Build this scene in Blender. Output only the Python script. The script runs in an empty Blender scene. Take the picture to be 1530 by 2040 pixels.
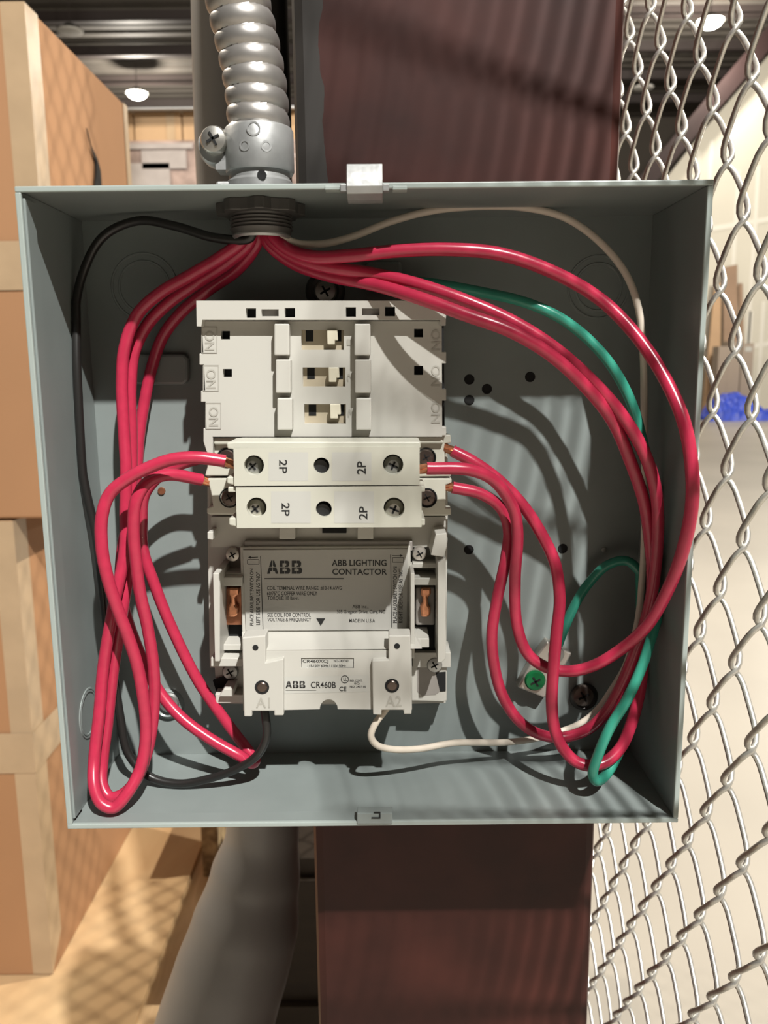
import bpy, bmesh, math, random
from mathutils import Vector, Matrix
random.seed(7)
S = bpy.context.scene
COL = S.collection

# ------------------------------------------------------------------ camera
Z0 = 1.2763                       # height of the enclosure's centre above the floor
F_PX = 1650.0
CAM = Vector((.0069, -.3827, .0737 + Z0))
RT = Vector((0.99994753, -0.00244848, -0.00994732))
UP = Vector((0.01022101, 0.17310738, 0.98484992))
FW = Vector((6.8943e-04, 0.98489991, -0.17312332))
cam = bpy.data.cameras.new('camera')
cam.sensor_width = 36
cam.lens = F_PX / 2040 * 36
cam.clip_start = .01
cam.dof.use_dof = True
cam.dof.focus_distance = .44
cam.dof.aperture_fstop = 14
camo = bpy.data.objects.new('camera', cam)
m = Matrix((RT, UP, -FW)).transposed().to_4x4()
m.translation = CAM
camo.matrix_world = m
COL.objects.link(camo)
S.camera = camo

# ------------------------------------------------------------------ light
S.view_settings.view_transform = 'Standard'
S.view_settings.look = 'None'
S.view_settings.gamma = 1
S.view_settings.use_curve_mapping = False
S.view_settings.exposure = 0.0
w = bpy.data.worlds.new('world')
S.world = w
w.use_nodes = True
w.node_tree.nodes['Background'].inputs[0].default_value = (1, .80, .60, 1)
w.node_tree.nodes['Background'].inputs[1].default_value = .045

def point_light(name, loc, power, color, radius):
    l = bpy.data.lights.new(name, 'POINT')
    l.energy = power
    l.color = color
    l.shadow_soft_size = radius
    o = bpy.data.objects.new(name, l)
    o.location = loc
    COL.objects.link(o)
    return o

KEY_DIR = Vector((.241, -.603, .760)).normalized()
point_light('point_light', Vector((.05, .03, Z0)) + KEY_DIR * 6.5, 3700, (1, .985, .945), .058)
point_light('point_light', (-4.6, 3.2, 6.0), 1300, (1, .90, .76), .1)
point_light('point_light', (4.7, 2.4, 6.0), 2700, (1, .92, .78), .06)
point_light('point_light', (9.5, 16.0, 5.0), 1300, (1, .93, .80), .2)  # added to brighten the far drywall, no fixture known there

# ------------------------------------------------------------------ pixel rays -> points at a known depth
def ray(px, py):
    return FW * F_PX + RT * (px - 765) + UP * (1020 - py)
def P(px, py, Y):
    d = ray(px, py)
    return CAM + d * ((Y - CAM.y) / d.y)
def PZ(px, py, z):
    d = ray(px, py)
    return CAM + d * ((z - CAM.z) / d.z)

# ------------------------------------------------------------------ materials
def mat(name, color, rough=.5, metal=0, noise=None, bump=None, spec=None, trans=None, emit=None):
    """noise=(scale, amount, [second colour]) ; bump=(scale, strength)"""
    M = bpy.data.materials.new(name)
    M.use_nodes = True
    nt = M.node_tree
    b = nt.nodes['Principled BSDF']
    b.inputs['Base Color'].default_value = (*color, 1)
    b.inputs['Roughness'].default_value = rough
    b.inputs['Metallic'].default_value = metal
    if spec is not None:
        b.inputs['Specular IOR Level'].default_value = spec
    if trans:
        b.inputs['Transmission Weight'].default_value = trans
    if emit:
        b.inputs['Emission Color'].default_value = (*emit[0], 1)
        b.inputs['Emission Strength'].default_value = emit[1]
    tc = nt.nodes.new('ShaderNodeTexCoord')
    if noise:
        n = nt.nodes.new('ShaderNodeTexNoise')
        n.inputs['Scale'].default_value = noise[0]
        n.inputs['Detail'].default_value = 6
        nt.links.new(tc.outputs['Object'], n.inputs['Vector'])
        r = nt.nodes.new('ShaderNodeValToRGB')
        c2 = noise[2] if len(noise) > 2 else tuple(c * (1 - noise[1]) for c in color)
        r.color_ramp.elements[0].position = .35
        r.color_ramp.elements[0].color = (*c2, 1)
        r.color_ramp.elements[1].position = .65
        r.color_ramp.elements[1].color = (*color, 1)
        nt.links.new(n.outputs['Fac'], r.inputs['Fac'])
        nt.links.new(r.outputs['Color'], b.inputs['Base Color'])
    if bump:
        n2 = nt.nodes.new('ShaderNodeTexNoise')
        n2.inputs['Scale'].default_value = bump[0]
        nt.links.new(tc.outputs['Object'], n2.inputs['Vector'])
        bp = nt.nodes.new('ShaderNodeBump')
        bp.inputs['Strength'].default_value = bump[1]
        bp.inputs['Distance'].default_value = bump[2] if len(bump) > 2 else .001
        nt.links.new(n2.outputs['Fac'], bp.inputs['Height'])
        nt.links.new(bp.outputs['Normal'], b.inputs['Normal'])
    return M

def wood_mat(name, c1, c2, scale=(2, 14, 14), rough=.6):
    M = bpy.data.materials.new(name)
    M.use_nodes = True
    nt = M.node_tree
    b = nt.nodes['Principled BSDF']
    b.inputs['Roughness'].default_value = rough
    tc = nt.nodes.new('ShaderNodeTexCoord')
    mp = nt.nodes.new('ShaderNodeMapping')
    mp.inputs['Scale'].default_value = scale
    n = nt.nodes.new('ShaderNodeTexNoise')
    n.inputs['Scale'].default_value = 1.6
    n.inputs['Detail'].default_value = 8
    n.inputs['Distortion'].default_value = 1.2
    r = nt.nodes.new('ShaderNodeValToRGB')
    r.color_ramp.elements[0].position = .3
    r.color_ramp.elements[0].color = (*c2, 1)
    r.color_ramp.elements[1].position = .68
    r.color_ramp.elements[1].color = (*c1, 1)
    nt.links.new(tc.outputs['Object'], mp.inputs['Vector'])
    nt.links.new(mp.outputs['Vector'], n.inputs['Vector'])
    nt.links.new(n.outputs['Fac'], r.inputs['Fac'])
    nt.links.new(r.outputs['Color'], b.inputs['Base Color'])
    return M

def column_mat():
    """dark red primer, grey bare strip down the left edge with a ragged border"""
    M = bpy.data.materials.new('red_primer')
    M.use_nodes = True
    nt = M.node_tree
    L = nt.links.new
    b = nt.nodes['Principled BSDF']
    b.inputs['Roughness'].default_value = .55
    b.inputs['Specular IOR Level'].default_value = .3
    tc = nt.nodes.new('ShaderNodeTexCoord')
    n = nt.nodes.new('ShaderNodeTexNoise')
    n.inputs['Scale'].default_value = 14
    n.inputs['Detail'].default_value = 8
    L(tc.outputs['Object'], n.inputs['Vector'])
    r = nt.nodes.new('ShaderNodeValToRGB')
    r.color_ramp.elements[0].position = .33
    r.color_ramp.elements[0].color = (.025, .0060, .0042, 1)
    r.color_ramp.elements[1].position = .7
    r.color_ramp.elements[1].color = (.062, .0155, .0110, 1)
    L(n.outputs['Fac'], r.inputs['Fac'])
    n2 = nt.nodes.new('ShaderNodeTexNoise')
    n2.inputs['Scale'].default_value = 9
    n2.inputs['Detail'].default_value = 10
    L(tc.outputs['Object'], n2.inputs['Vector'])
    sx = nt.nodes.new('ShaderNodeSeparateXYZ')
    L(tc.outputs['Object'], sx.inputs[0])
    a = nt.nodes.new('ShaderNodeMath')
    a.operation = 'MULTIPLY_ADD'
    a.inputs[1].default_value = .03
    L(n2.outputs['Fac'], a.inputs[0])
    L(sx.outputs['X'], a.inputs[2])
    # bare only above the enclosure
    hz = nt.nodes.new('ShaderNodeMath')
    hz.operation = 'GREATER_THAN'
    hz.inputs[1].default_value = 0.05
    L(sx.outputs['Z'], hz.inputs[0])
    lt = nt.nodes.new('ShaderNodeMath')
    lt.operation = 'LESS_THAN'
    lt.inputs[1].default_value = -.053
    L(a.outputs[0], lt.inputs[0])
    mu = nt.nodes.new('ShaderNodeMath')
    mu.operation = 'MULTIPLY'
    L(hz.outputs[0], mu.inputs[0])
    L(lt.outputs[0], mu.inputs[1])
    mx = nt.nodes.new('ShaderNodeMix')
    mx.data_type = 'RGBA'
    L(mu.outputs[0], mx.inputs[0])
    L(r.outputs['Color'], mx.inputs[6])
    mx.inputs[7].default_value = (.036, .032, .029, 1)
    L(mx.outputs[2], b.inputs['Base Color'])
    return M

BOXG = mat('grey_enclosure_paint', (.205, .232, .224), .34, noise=(30, .08))
BOXLIT = mat('lit_grey_edge', (.30, .34, .32), .35)  # paler grey: light on the front edges put into the colour
DARKHOLE = mat('hole_shade', (.006, .006, .006), .9)  # near-black put in for the shade inside holes and recesses
ZINC = mat('zinc', (.42, .42, .405), .42, .85, noise=(60, .25))
CAST = mat('die_cast_zinc', (.40, .405, .40), .42, .55, noise=(55, .28), bump=(140, .25))
STEEL = mat('bright_steel', (.62, .60, .55), .30, .9, noise=(90, .3))
GALV = mat('galvanised_wire', (.66, .64, .59), .36, .75, noise=(160, .25), bump=(260, .2))
FLEX = mat('flex_steel', (.44, .42, .40), .38, .75, noise=(50, .22))
WHITE = mat('white_plastic', (.46, .447, .405), .42)
WHITE2 = mat('cream_plastic', (.48, .472, .402), .38)
BEIGE = mat('beige_plastic', (.42, .36, .26), .5)
KNOB = mat('ivory_plastic', (.62, .58, .46), .42)
GREYP = mat('grey_plastic', (.26, .24, .22), .5)
LABEL = mat('paper_label', (.40, .39, .36), .36)
LABELW = mat('white_label', (.45, .445, .41), .32)
INK = mat('black_ink', (.012, .012, .012), .5)
EMB = mat('moulded_letter', (.36, .345, .305), .4)
COPPER = mat('copper', (.80, .36, .20), .28, .9, noise=(300, .3))
BRONZE = mat('brown_copper', (.42, .17, .09), .35, .7, noise=(200, .4))
REDW = mat('red_wire_jacket', (.41, .024, .060), .27, noise=(200, .10))
GREENW = mat('green_wire_jacket', (.035, .25, .175), .27)
WHITEW = mat('white_wire_jacket', (.62, .55, .46), .32)
BLACKW = mat('black_wire_jacket', (.014, .013, .012), .33)
GREENS = mat('green_screw', (.006, .13, .04), .25, .3)
DSCREW = mat('dark_screw', (.13, .10, .085), .3, .85)
LUGM = mat('tin_lug', (.55, .51, .46), .35, .7)
BUSH = mat('dark_bushing', (.085, .08, .075), .38, .45)
COLM = column_mat()
CARD = mat('kraft_cardboard', (.335, .172, .080), .75, noise=(3, .10), bump=(40, .1))
CARD2 = mat('pale_cardboard', (.42, .27, .145), .75, noise=(2.5, .10))
TAPE = mat('packing_tape', (.40, .285, .175), .30, noise=(12, .12), bump=(18, .35, .004))
PLY = wood_mat('plywood', (.50, .345, .19), (.40, .25, .125), (3, 1.2, 3))
PINE = wood_mat('pine', (.62, .44, .26), (.42, .28, .15), (20, 3, 20))
SHADEWOOD = wood_mat('shade_wood', (.035, .024, .015), (.018, .012, .008), (3, 3, 14))  # shade put into the wood colour of the made-up crates
PIPEM = mat('grey_pipe', (.34, .325, .31), .48, noise=(8, .12))
PIPEU = mat('grey_paint_pipe', (.27, .255, .225), .5, noise=(8, .1))
CONC = mat('concrete', (.32, .292, .252), .40, noise=(.9, .14), bump=(3, .05))
DRYW = mat('drywall', (.62, .585, .50), .8, noise=(.6, .06))
MUD = mat('joint_compound', (.72, .69, .62), .75)
DECKM = mat('ceiling_deck', (.10, .088, .075), .7, noise=(.8, .2))
PURL = mat('dark_steel', (.05, .038, .035), .6)
REDSTEEL = mat('red_oxide_steel', (.018, .006, .0055), .7)
WRAP = mat('wrapped_goods', (.36, .27, .235), .22, noise=(7, .45), bump=(25, .6, .01))
WRAPL = mat('pale_sheet', (.36, .32, .30), .35, noise=(6, .2))
RACK = mat('rack_steel', (.58, .58, .58), .3, .6)
TARP = mat('blue_tarp', (.03, .07, .52), .42, noise=(9, .3))
LAMPON = mat('lit_lamp', (1, 1, 1), .4, emit=((1, .93, .80), 30))
LAMPOFF = mat('white_diffuser', (.80, .78, .74), .4)
LAMPB = mat('lamp_housing', (.06, .057, .05), .5, .2)

# ------------------------------------------------------------------ mesh helpers
class MB:
    def __init__(self):
        self.b = bmesh.new()
    def face(self, pts):
        try:
            return self.b.faces.new([self.b.verts.new(p) for p in pts])
        except ValueError:
            return None
    def box(self, lo, hi):
        lo, hi = Vector(lo), Vector(hi)
        c = (lo + hi) / 2
        s = hi - lo
        bmesh.ops.create_cube(self.b, size=1, matrix=Matrix.Translation(c) @ Matrix.Diagonal((abs(s.x), abs(s.y), abs(s.z), 1)))
        return self
    def prism(self, front, vec):
        """polygon (world points) pushed along vec"""
        vec = Vector(vec)
        a = [self.b.verts.new(p) for p in front]
        c = [self.b.verts.new(Vector(p) + vec) for p in front]
        n = len(a)
        fs = [self.b.faces.new(a), self.b.faces.new(c[::-1])]
        for i in range(n):
            fs.append(self.b.faces.new((a[i], c[i], c[(i + 1) % n], a[(i + 1) % n])))
        bmesh.ops.recalc_face_normals(self.b, faces=fs)
        return self
    def cyl(self, p0, p1, r0, r1=None, seg=24, cap=True):
        p0, p1 = Vector(p0), Vector(p1)
        r1 = r0 if r1 is None else r1
        return self.lathe(p0, (p1 - p0), ([(0, 0)] if cap else []) + [(r0, 0), (r1, (p1 - p0).length)] + ([(0, (p1 - p0).length)] if cap else []), seg)
    def lathe(self, o, axis, prof, seg=28):
        o, ax = Vector(o), Vector(axis).normalized()
        t = Vector((0, 0, 1)) if abs(ax.z) < .9 else Vector((1, 0, 0))
        u = ax.cross(t).normalized()
        v = ax.cross(u)
        rings = []
        for r, h in prof:
            if r < 1e-7:
                rings.append([self.b.verts.new(o + ax * h)])
            else:
                rings.append([self.b.verts.new(o + ax * h + (u * math.cos(2 * math.pi * k / seg) + v * math.sin(2 * math.pi * k / seg)) * r) for k in range(seg)])
        fs = []
        for A, B in zip(rings, rings[1:]):
            if len(A) == 1 and len(B) == 1:
                continue
            for k in range(seg):
                k2 = (k + 1) % seg
                if len(A) == 1:
                    fs.append(self.b.faces.new((A[0], B[k], B[k2])))
                elif len(B) == 1:
                    fs.append(self.b.faces.new((A[k], B[0], A[k2])))
                else:
                    fs.append(self.b.faces.new((A[k], B[k], B[k2], A[k2])))
        bmesh.ops.recalc_face_normals(self.b, faces=fs)
        return self
    def tube(self, pts, r, seg=12, cap=True, rfun=None):
        pts = [Vector(p) for p in pts]
        n = len(pts)
        T = [(pts[min(i + 1, n - 1)] - pts[max(i - 1, 0)]).normalized() for i in range(n)]
        ref = Vector((0, 1, 0)) if abs(T[0].y) < .9 else Vector((1, 0, 0))
        u = T[0].cross(ref).normalized()
        rings = []
        s = 0
        fs = []
        for i in range(n):
            if i:
                s += (pts[i] - pts[i - 1]).length
            u = (u - T[i] * u.dot(T[i])).normalized()
            v = T[i].cross(u)
            ring = []
            for k in range(seg):
                a = 2 * math.pi * k / seg
                rr = rfun(s, a, i / (n - 1)) if rfun else r
                ring.append(self.b.verts.new(pts[i] + (u * math.cos(a) + v * math.sin(a)) * rr))
            rings.append(ring)
        for A, B in zip(rings, rings[1:]):
            for k in range(seg):
                k2 = (k + 1) % seg
                fs.append(self.b.faces.new((A[k], B[k], B[k2], A[k2])))
        if cap:
            fs.append(self.b.faces.new(rings[0][::-1]))
            fs.append(self.b.faces.new(rings[-1]))
        bmesh.ops.recalc_face_normals(self.b, faces=fs)
        return self
    def build(self, name, material, parent=None, smooth=False, bevel=0, origin=None):
        me = bpy.data.meshes.new(name)
        self.b.to_mesh(me)
        self.b.free()
        return link_mesh(me, name, material, parent, smooth, bevel, origin)

def wpos(o):
    p = Vector(o.location)
    while o.parent:
        o = o.parent
        p += Vector(o.location)
    return p

def link_mesh(me, name, material, parent=None, smooth=False, bevel=0, origin=None):
    vs = [v.co for v in me.vertices]
    lo = Vector([min(v[i] for v in vs) for i in range(3)])
    hi = Vector([max(v[i] for v in vs) for i in range(3)])
    c = Vector(origin) if origin is not None else (lo + hi) / 2
    if origin is None and parent is None:
        c.z = lo.z
    me.transform(Matrix.Translation(-c))
    o = bpy.data.objects.new(name, me)
    COL.objects.link(o)
    me.materials.append(material)
    if parent:
        o.parent = parent
        o.location = c - wpos(parent)
    else:
        o.location = c
    if smooth:
        me.polygons.foreach_set('use_smooth', [True] * len(me.polygons))
        try:
            me.set_sharp_from_angle(angle=math.radians(35))
        except Exception:
            pass
    if bevel:
        md = o.modifiers.new('bevel', 'BEVEL')
        md.width = bevel
        md.segments = 2
        md.limit_method = 'ANGLE'
        md.angle_limit = math.radians(40)
    return o

def thing(name, label, cat, loc, group=None):
    o = bpy.data.objects.new(name, None)
    o.empty_display_size = .02
    o.location = loc
    COL.objects.link(o)
    return tag(o, label, cat, group)

def tag(o, label, cat, group=None):
    o['label'] = label
    o['category'] = cat
    if group:
        o['group'] = group
    return o

def struct(o):
    o['kind'] = 'structure'
    return o

def smooth_path(ctrl, step=8):
    """Catmull-Rom through 3-D control points"""
    c = [Vector(p) for p in ctrl]
    c = [c[0] * 2 - c[1]] + c + [c[-1] * 2 - c[-2]]
    out = []
    for i in range(1, len(c) - 2):
        p0, p1, p2, p3 = c[i - 1:i + 3]
        t0 = 0
        t1 = t0 + max((p1 - p0).length, 1e-6) ** .5
        t2 = t1 + max((p2 - p1).length, 1e-6) ** .5
        t3 = t2 + max((p3 - p2).length, 1e-6) ** .5
        for k in range(step):
            t = t1 + (t2 - t1) * k / step
            A1 = p0 * ((t1 - t) / (t1 - t0)) + p1 * ((t - t0) / (t1 - t0))
            A2 = p1 * ((t2 - t) / (t2 - t1)) + p2 * ((t - t1) / (t2 - t1))
            A3 = p2 * ((t3 - t) / (t3 - t2)) + p3 * ((t - t2) / (t3 - t2))
            B1 = A1 * ((t2 - t) / (t2 - t0)) + A2 * ((t - t0) / (t2 - t0))
            B2 = A2 * ((t3 - t) / (t3 - t1)) + A3 * ((t - t1) / (t3 - t1))
            out.append(B1 * ((t2 - t) / (t2 - t1)) + B2 * ((t - t1) / (t2 - t1)))
    out.append(c[-2])
    return out

def plate(name, outer, holes, Yf, Yb, material, parent, bevel=0):
    """flat plate with through holes: pixel outlines taken at depth Yf, thickness Yf..Yb"""
    cu = bpy.data.curves.new('outline', 'CURVE')
    cu.dimensions = '2D'
    cu.fill_mode = 'BOTH'
    cu.extrude = abs(Yb - Yf) / 2
    for poly in [outer] + holes:
        sp = cu.splines.new('POLY')
        pts = [P(x, y, Yf) for x, y in poly]
        sp.points.add(len(pts) - 1)
        for q, p in zip(sp.points, pts):
            q.co = (p.x, p.z, 0, 1)
        sp.use_cyclic_u = True
    tmp = bpy.data.objects.new('outline', cu)
    COL.objects.link(tmp)
    dg = bpy.context.evaluated_depsgraph_get()
    me = bpy.data.meshes.new_from_object(tmp.evaluated_get(dg))
    bpy.data.objects.remove(tmp)
    bpy.data.curves.remove(cu)
    me.name = name
    me.transform(Matrix.Rotation(math.pi / 2, 4, 'X'))     # x, y -> x, z
    me.transform(Matrix.Translation((0, (Yf + Yb) / 2, 0)))
    me.materials.clear()
    return link_mesh(me, name, material, parent, bevel=bevel)

def circ(cx, cy, r, n=20):
    return [(cx + r * math.cos(2 * math.pi * k / n), cy + r * math.sin(2 * math.pi * k / n)) for k in range(n)]
def rect(x0, y0, x1, y1):
    return [(x0, y0), (x1, y0), (x1, y1), (x0, y1)]
def pxprism(mb, poly, Yf, Yb):
    return mb.prism([P(x, y, Yf) for x, y in poly], (0, Yb - Yf, 0))
def parts(name, polys, Yf, Yb, material, parent, bevel=0):
    """each outline its own part; Yf may be one depth or one per outline"""
    out = []
    for i, poly in enumerate(polys):
        mb = MB()
        pxprism(mb, poly, Yf[i] if isinstance(Yf, (list, tuple)) else Yf, Yb)
        out.append(mb.build(name, material, parent, bevel=bevel))
    return out
def prints(name, polys, Y, material, parent):
    for poly in polys:
        mb = MB()
        mb.face([P(x, y, Y) for x, y in poly])
        mb.build(name, material, parent)
def pxlen(n, Y):
    return n * (Y - CAM.y) / F_PX * 1.01

def text_mesh(items, Y, bold=.0):
    """items: (string, (x0,y0,x1,y1) pixel box, quarter turns clockwise) -> one flat mesh of lettering at depth Y"""
    out = bmesh.new()
    for s, (x0, y0, x1, y1), turn in items:
        cu = bpy.data.curves.new('letters', 'FONT')
        cu.body = s
        cu.size = 1
        cu.offset = bold
        cu.resolution_u = 3
        tmp = bpy.data.objects.new('letters', cu)
        COL.objects.link(tmp)
        dg = bpy.context.evaluated_depsgraph_get()
        me = bpy.data.meshes.new_from_object(tmp.evaluated_get(dg))
        bpy.data.objects.remove(tmp)
        bpy.data.curves.remove(cu)
        me.transform(Matrix.Rotation(-math.pi / 2 * turn, 4, 'Z'))
        xs = [v.co.x for v in me.vertices]
        ys = [v.co.y for v in me.vertices]
        a, b_, c_, d_ = min(xs), max(xs), min(ys), max(ys)
        for v in me.vertices:
            u = (v.co.x - a) / (b_ - a)
            t = (v.co.y - c_) / (d_ - c_)
            v.co = P(x0 + (x1 - x0) * u, y1 + (y0 - y1) * t, Y)
        out.from_mesh(me)
        bpy.data.meshes.remove(me)
    return out
def lettering(name, items, Y, material, parent, bold=.0, frames=None):
    for it in items:
        mb = MB()
        mb.b.free()
        mb.b = text_mesh([it], Y, bold)
        o = mb.build(name, material, parent)
    for fr in (frames or []):
        mb = MB()
        for poly in frame_strips(*fr):
            mb.face([P(x, y, Y) for x, y in poly])
        mb.build('moulded_frame', material, parent)
def strip(x0, y0, x1, y1, wd):
    """thin printed line between two pixels"""
    dx, dy = x1 - x0, y1 - y0
    l = math.hypot(dx, dy)
    nx, ny = -dy / l * wd / 2, dx / l * wd / 2
    return [(x0 + nx, y0 + ny), (x1 + nx, y1 + ny), (x1 - nx, y1 - ny), (x0 - nx, y0 - ny)]
def frame_strips(x0, y0, x1, y1, wd):
    return [strip(x0, y0, x1, y0, wd), strip(x1, y0, x1, y1, wd), strip(x1, y1, x0, y1, wd), strip(x0, y1, x0, y0, wd)]
def logo(x0, y0, x1, y1):
    """the three block letters A B B cut by thin gaps"""
    W = (x1 - x0) / 3
    H = y1 - y0
    g = H * .05
    m = (y0 + y1) / 2
    out = []
    L = lambda a, u, v: (a + u * W, y0 + v * H)
    a = x0
    gv = g / H
    gu = g / W
    # A : four slanted quarters
    out.append([L(a, .34, 0), L(a, .47 - gu / 2, 0), L(a, .47 - gu / 2, .36), L(a, .40, .5 - gv / 2), L(a, .17, .5 - gv / 2)])
    out.append([L(a, .47 + gu / 2, 0), L(a, .60, 0), L(a, .77, .5 - gv / 2), L(a, .54, .5 - gv / 2), L(a, .47 + gu / 2, .36)])
    out.append([L(a, .155, .5 + gv / 2), L(a, .47 - gu / 2, .5 + gv / 2), L(a, .47 - gu / 2, .80), L(a, .28, .80), L(a, .22, 1), L(a, 0, 1)])
    out.append([L(a, .47 + gu / 2, .5 + gv / 2), L(a, .785, .5 + gv / 2), L(a, .94, 1), L(a, .72, 1), L(a, .66, .80), L(a, .47 + gu / 2, .80)])
    for k in (1, 2):
        a = x0 + W * k
        out.append([L(a, .08, 0), L(a, .46, 0), L(a, .46, .20), L(a, .30, .20), L(a, .30, .5 - gv / 2), L(a, .08, .5 - gv / 2)])
        out.append([L(a, .50, 0), L(a, .72, 0), L(a, .84, .08), L(a, .88, .2), L(a, .85, .36), L(a, .78, .5 - gv / 2), L(a, .50, .5 - gv / 2), L(a, .50, .40), L(a, .62, .36), L(a, .62, .22), L(a, .50, .20)])
        out.append([L(a, .08, .5 + gv / 2), L(a, .46, .5 + gv / 2), L(a, .46, .60), L(a, .30, .60), L(a, .30, .80), L(a, .46, .80), L(a, .46, 1), L(a, .08, 1)])
        out.append([L(a, .50, .5 + gv / 2), L(a, .82, .5 + gv / 2), L(a, .93, .62), L(a, .96, .76), L(a, .92, .90), L(a, .80, 1), L(a, .50, 1), L(a, .50, .80), L(a, .66, .78), L(a, .66, .62), L(a, .50, .60)])
    return out

def screw_head(name, px, py, Y, rpx, parent, material, depth=.002, slot=True):
    """round pan head facing the viewer with a crossed recess"""
    c = P(px, py, Y)
    r = pxlen(rpx, Y)
    mb = MB()
    mb.lathe(c + Vector((0, depth, 0)), (0, -1, 0), [(r * .98, 0), (r, depth * .5), (r * .86, depth * .9), (r * .4, depth * 1.05), (0, depth * 1.1)], 24)
    o = mb.build(name, material, parent, smooth=True)
    if slot:
        sb = MB()
        t = r * .085
        for a in (.5, .5 + math.pi / 2):
            d = Vector((math.cos(a), 0, math.sin(a))) * r * .5
            n = Vector((-math.sin(a), 0, math.cos(a))) * t
            q = c + Vector((0, -depth * .16, 0))
            sb.prism([q + d + n, q - d + n, q - d - n, q + d - n], (0, depth * .5, 0))
        sb.build('cross_recess', DARKHOLE, o)
    return o

# ================================================================== SETTING
H = .1525                                        # half size of the enclosure
D = .077                                         # its depth
fl = MB()
fl.box((-22, -6, -.05), (22, 34, 0))
struct(fl.build('floor', CONC))
ROOF = 10.5
cl = MB()
for k in range(75):                              # ribbed roof deck
    y0 = -4 + k * .5
    cl.face([(-22, y0, ROOF), (22, y0, ROOF), (22, y0 + .25, ROOF), (-22, y0 + .25, ROOF)])
    cl.face([(-22, y0 + .25, ROOF), (22, y0 + .25, ROOF), (22, y0 + .32, ROOF + .06), (-22, y0 + .32, ROOF + .06)])
    cl.face([(-22, y0 + .32, ROOF + .06), (22, y0 + .32, ROOF + .06), (22, y0 + .45, ROOF + .06), (-22, y0 + .45, ROOF + .06)])
    cl.face([(-22, y0 + .45, ROOF + .06), (22, y0 + .45, ROOF + .06), (22, y0 + .5, ROOF), (-22, y0 + .5, ROOF)])
struct(cl.build('ceiling', DECKM))
for k in range(8):
    y = 13.4 + k * 2.4
    mb = MB()
    mb.box((-22, y, ROOF - .26), (22, y + .07, ROOF))
    mb.box((-22, y - .08, ROOF - .28), (22, y + .15, ROOF - .255))
    struct(mb.build('trim_%d' % (k + 1), PURL))

# far drywall wall with a raking top edge, and the red rafter along it
YW = 22.5
top = [P(1232, 470, YW), P(1330, 352, YW), P(1400, 262, YW), P(1530, 112, YW), P(1640, -15, YW)]
mb = MB()
lo = [Vector((p.x, YW, 0)) for p in top]
mb.prism(top + lo[::-1], (0, .15, 0))
struct(mb.build('wall_back', DRYW))
mb = MB()
a, b = P(1200, 440, YW - .25), P(1640, -75, YW - .25)
dn = Vector((0, 0, -.62))
mb.prism([a, b, b + dn, a + dn], (0, .2, 0))
struct(mb.build('trim_9', REDSTEEL))
mb = MB()
for x, y0, y1 in ((1392, 300, 812), (1418, 280, 815), (1472, 340, 815), (1512, 330, 815), (1497, 620, 815), (1522, 600, 815)):
    p0, p1 = P(x, y0, YW - .01), P(x, y1, YW - .01)
    mb.box((p0.x - .05, YW - .012, p1.z), (p0.x + .05, YW - .002, p0.z))
for y in (452, 700):
    p0, p1 = P(1330, y + 14, YW - .01), P(1560, y - 25, YW - .01)
    mb.prism([p0, p1, p1 - Vector((0, 0, .12)), p0 - Vector((0, 0, .12))], (0, .008, 0))
struct(mb.build('trim_10', MUD))
# left and far background wall, dim
mb = MB()
mb.box((-22, 33, 0), (22, 33.2, 10.6))
struct(mb.build('wall_far', mat('dim_wall', (.10, .085, .07), .8)))

# ================================================================== STEEL COLUMN
CX0, CX1, CY0, CY1 = -.038, .1345, D + .0025, .46  # unseen depth stretched to keep the right-hand light off the grey pipe
mb = MB()
mb.box((CX0, CY0, 0.012), (CX1, CY1, 10.49))
col = tag(mb.build('steel_column', COLM, bevel=.006, origin=((CX0 + CX1) / 2, CY0, Z0)),
          'dark red primed deep steel column standing behind the grey enclosure', 'column')
mb = MB()
mb.box((-.12, .02 + D, 0.0), (.22, .55, .012))
mb.build('base_plate', COLM, col)

# ================================================================== ENCLOSURE
enc = thing('electrical_enclosure', 'open grey painted metal box with its cover off, hung on the red column', 'electrical box', (0, 0, Z0 - H))
t = .0016
mb = MB()
zc = Z0
mb.box((-H, D - t, zc - H), (H, D, zc + H))                     # back
shell = mb.build('back_panel', BOXG, enc)
for nm, lo, hi in (('top_wall', (-H, 0, zc + H - t), (H, D - t, zc + H)),
                   ('bottom_wall', (-H, 0, zc - H), (H, D - t, zc - H + t)),
                   ('side_wall', (-H, 0, zc - H + t), (-H + t, D - t, zc + H - t)),
                   ('side_wall', (H - t, 0, zc - H + t), (H, D - t, zc + H - t))):
    mb = MB()
    mb.box(lo, hi)
    wl = mb.build(nm, BOXG, enc, bevel=.0004)
    if nm == 'bottom_wall':
        bw = wl
    if nm == 'side_wall' and lo[0] < 0:
        lw = wl
# folded rim on three sides (light on its front edge put into the paler grey)
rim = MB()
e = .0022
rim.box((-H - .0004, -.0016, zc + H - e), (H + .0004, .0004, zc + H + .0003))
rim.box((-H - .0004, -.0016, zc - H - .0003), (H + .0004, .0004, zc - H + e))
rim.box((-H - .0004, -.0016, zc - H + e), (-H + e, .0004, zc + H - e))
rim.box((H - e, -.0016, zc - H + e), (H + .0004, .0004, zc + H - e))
rim.build('rim', BOXLIT, enc, bevel=.0005)
# inner step of bottom lip
mb = MB()
mb.box((-H + t, .0004, zc - H + t), (H - t, .009, zc - H + .0020))
mb.build('bottom_lip', BOXG, enc, bevel=.0006)
mb = MB()
mb.box((-H + t, .0004, zc - H + .004), (-H + .0032, .011, zc + H - .004))
mb.build('side_lip', BOXG, enc, bevel=.0006)
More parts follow.
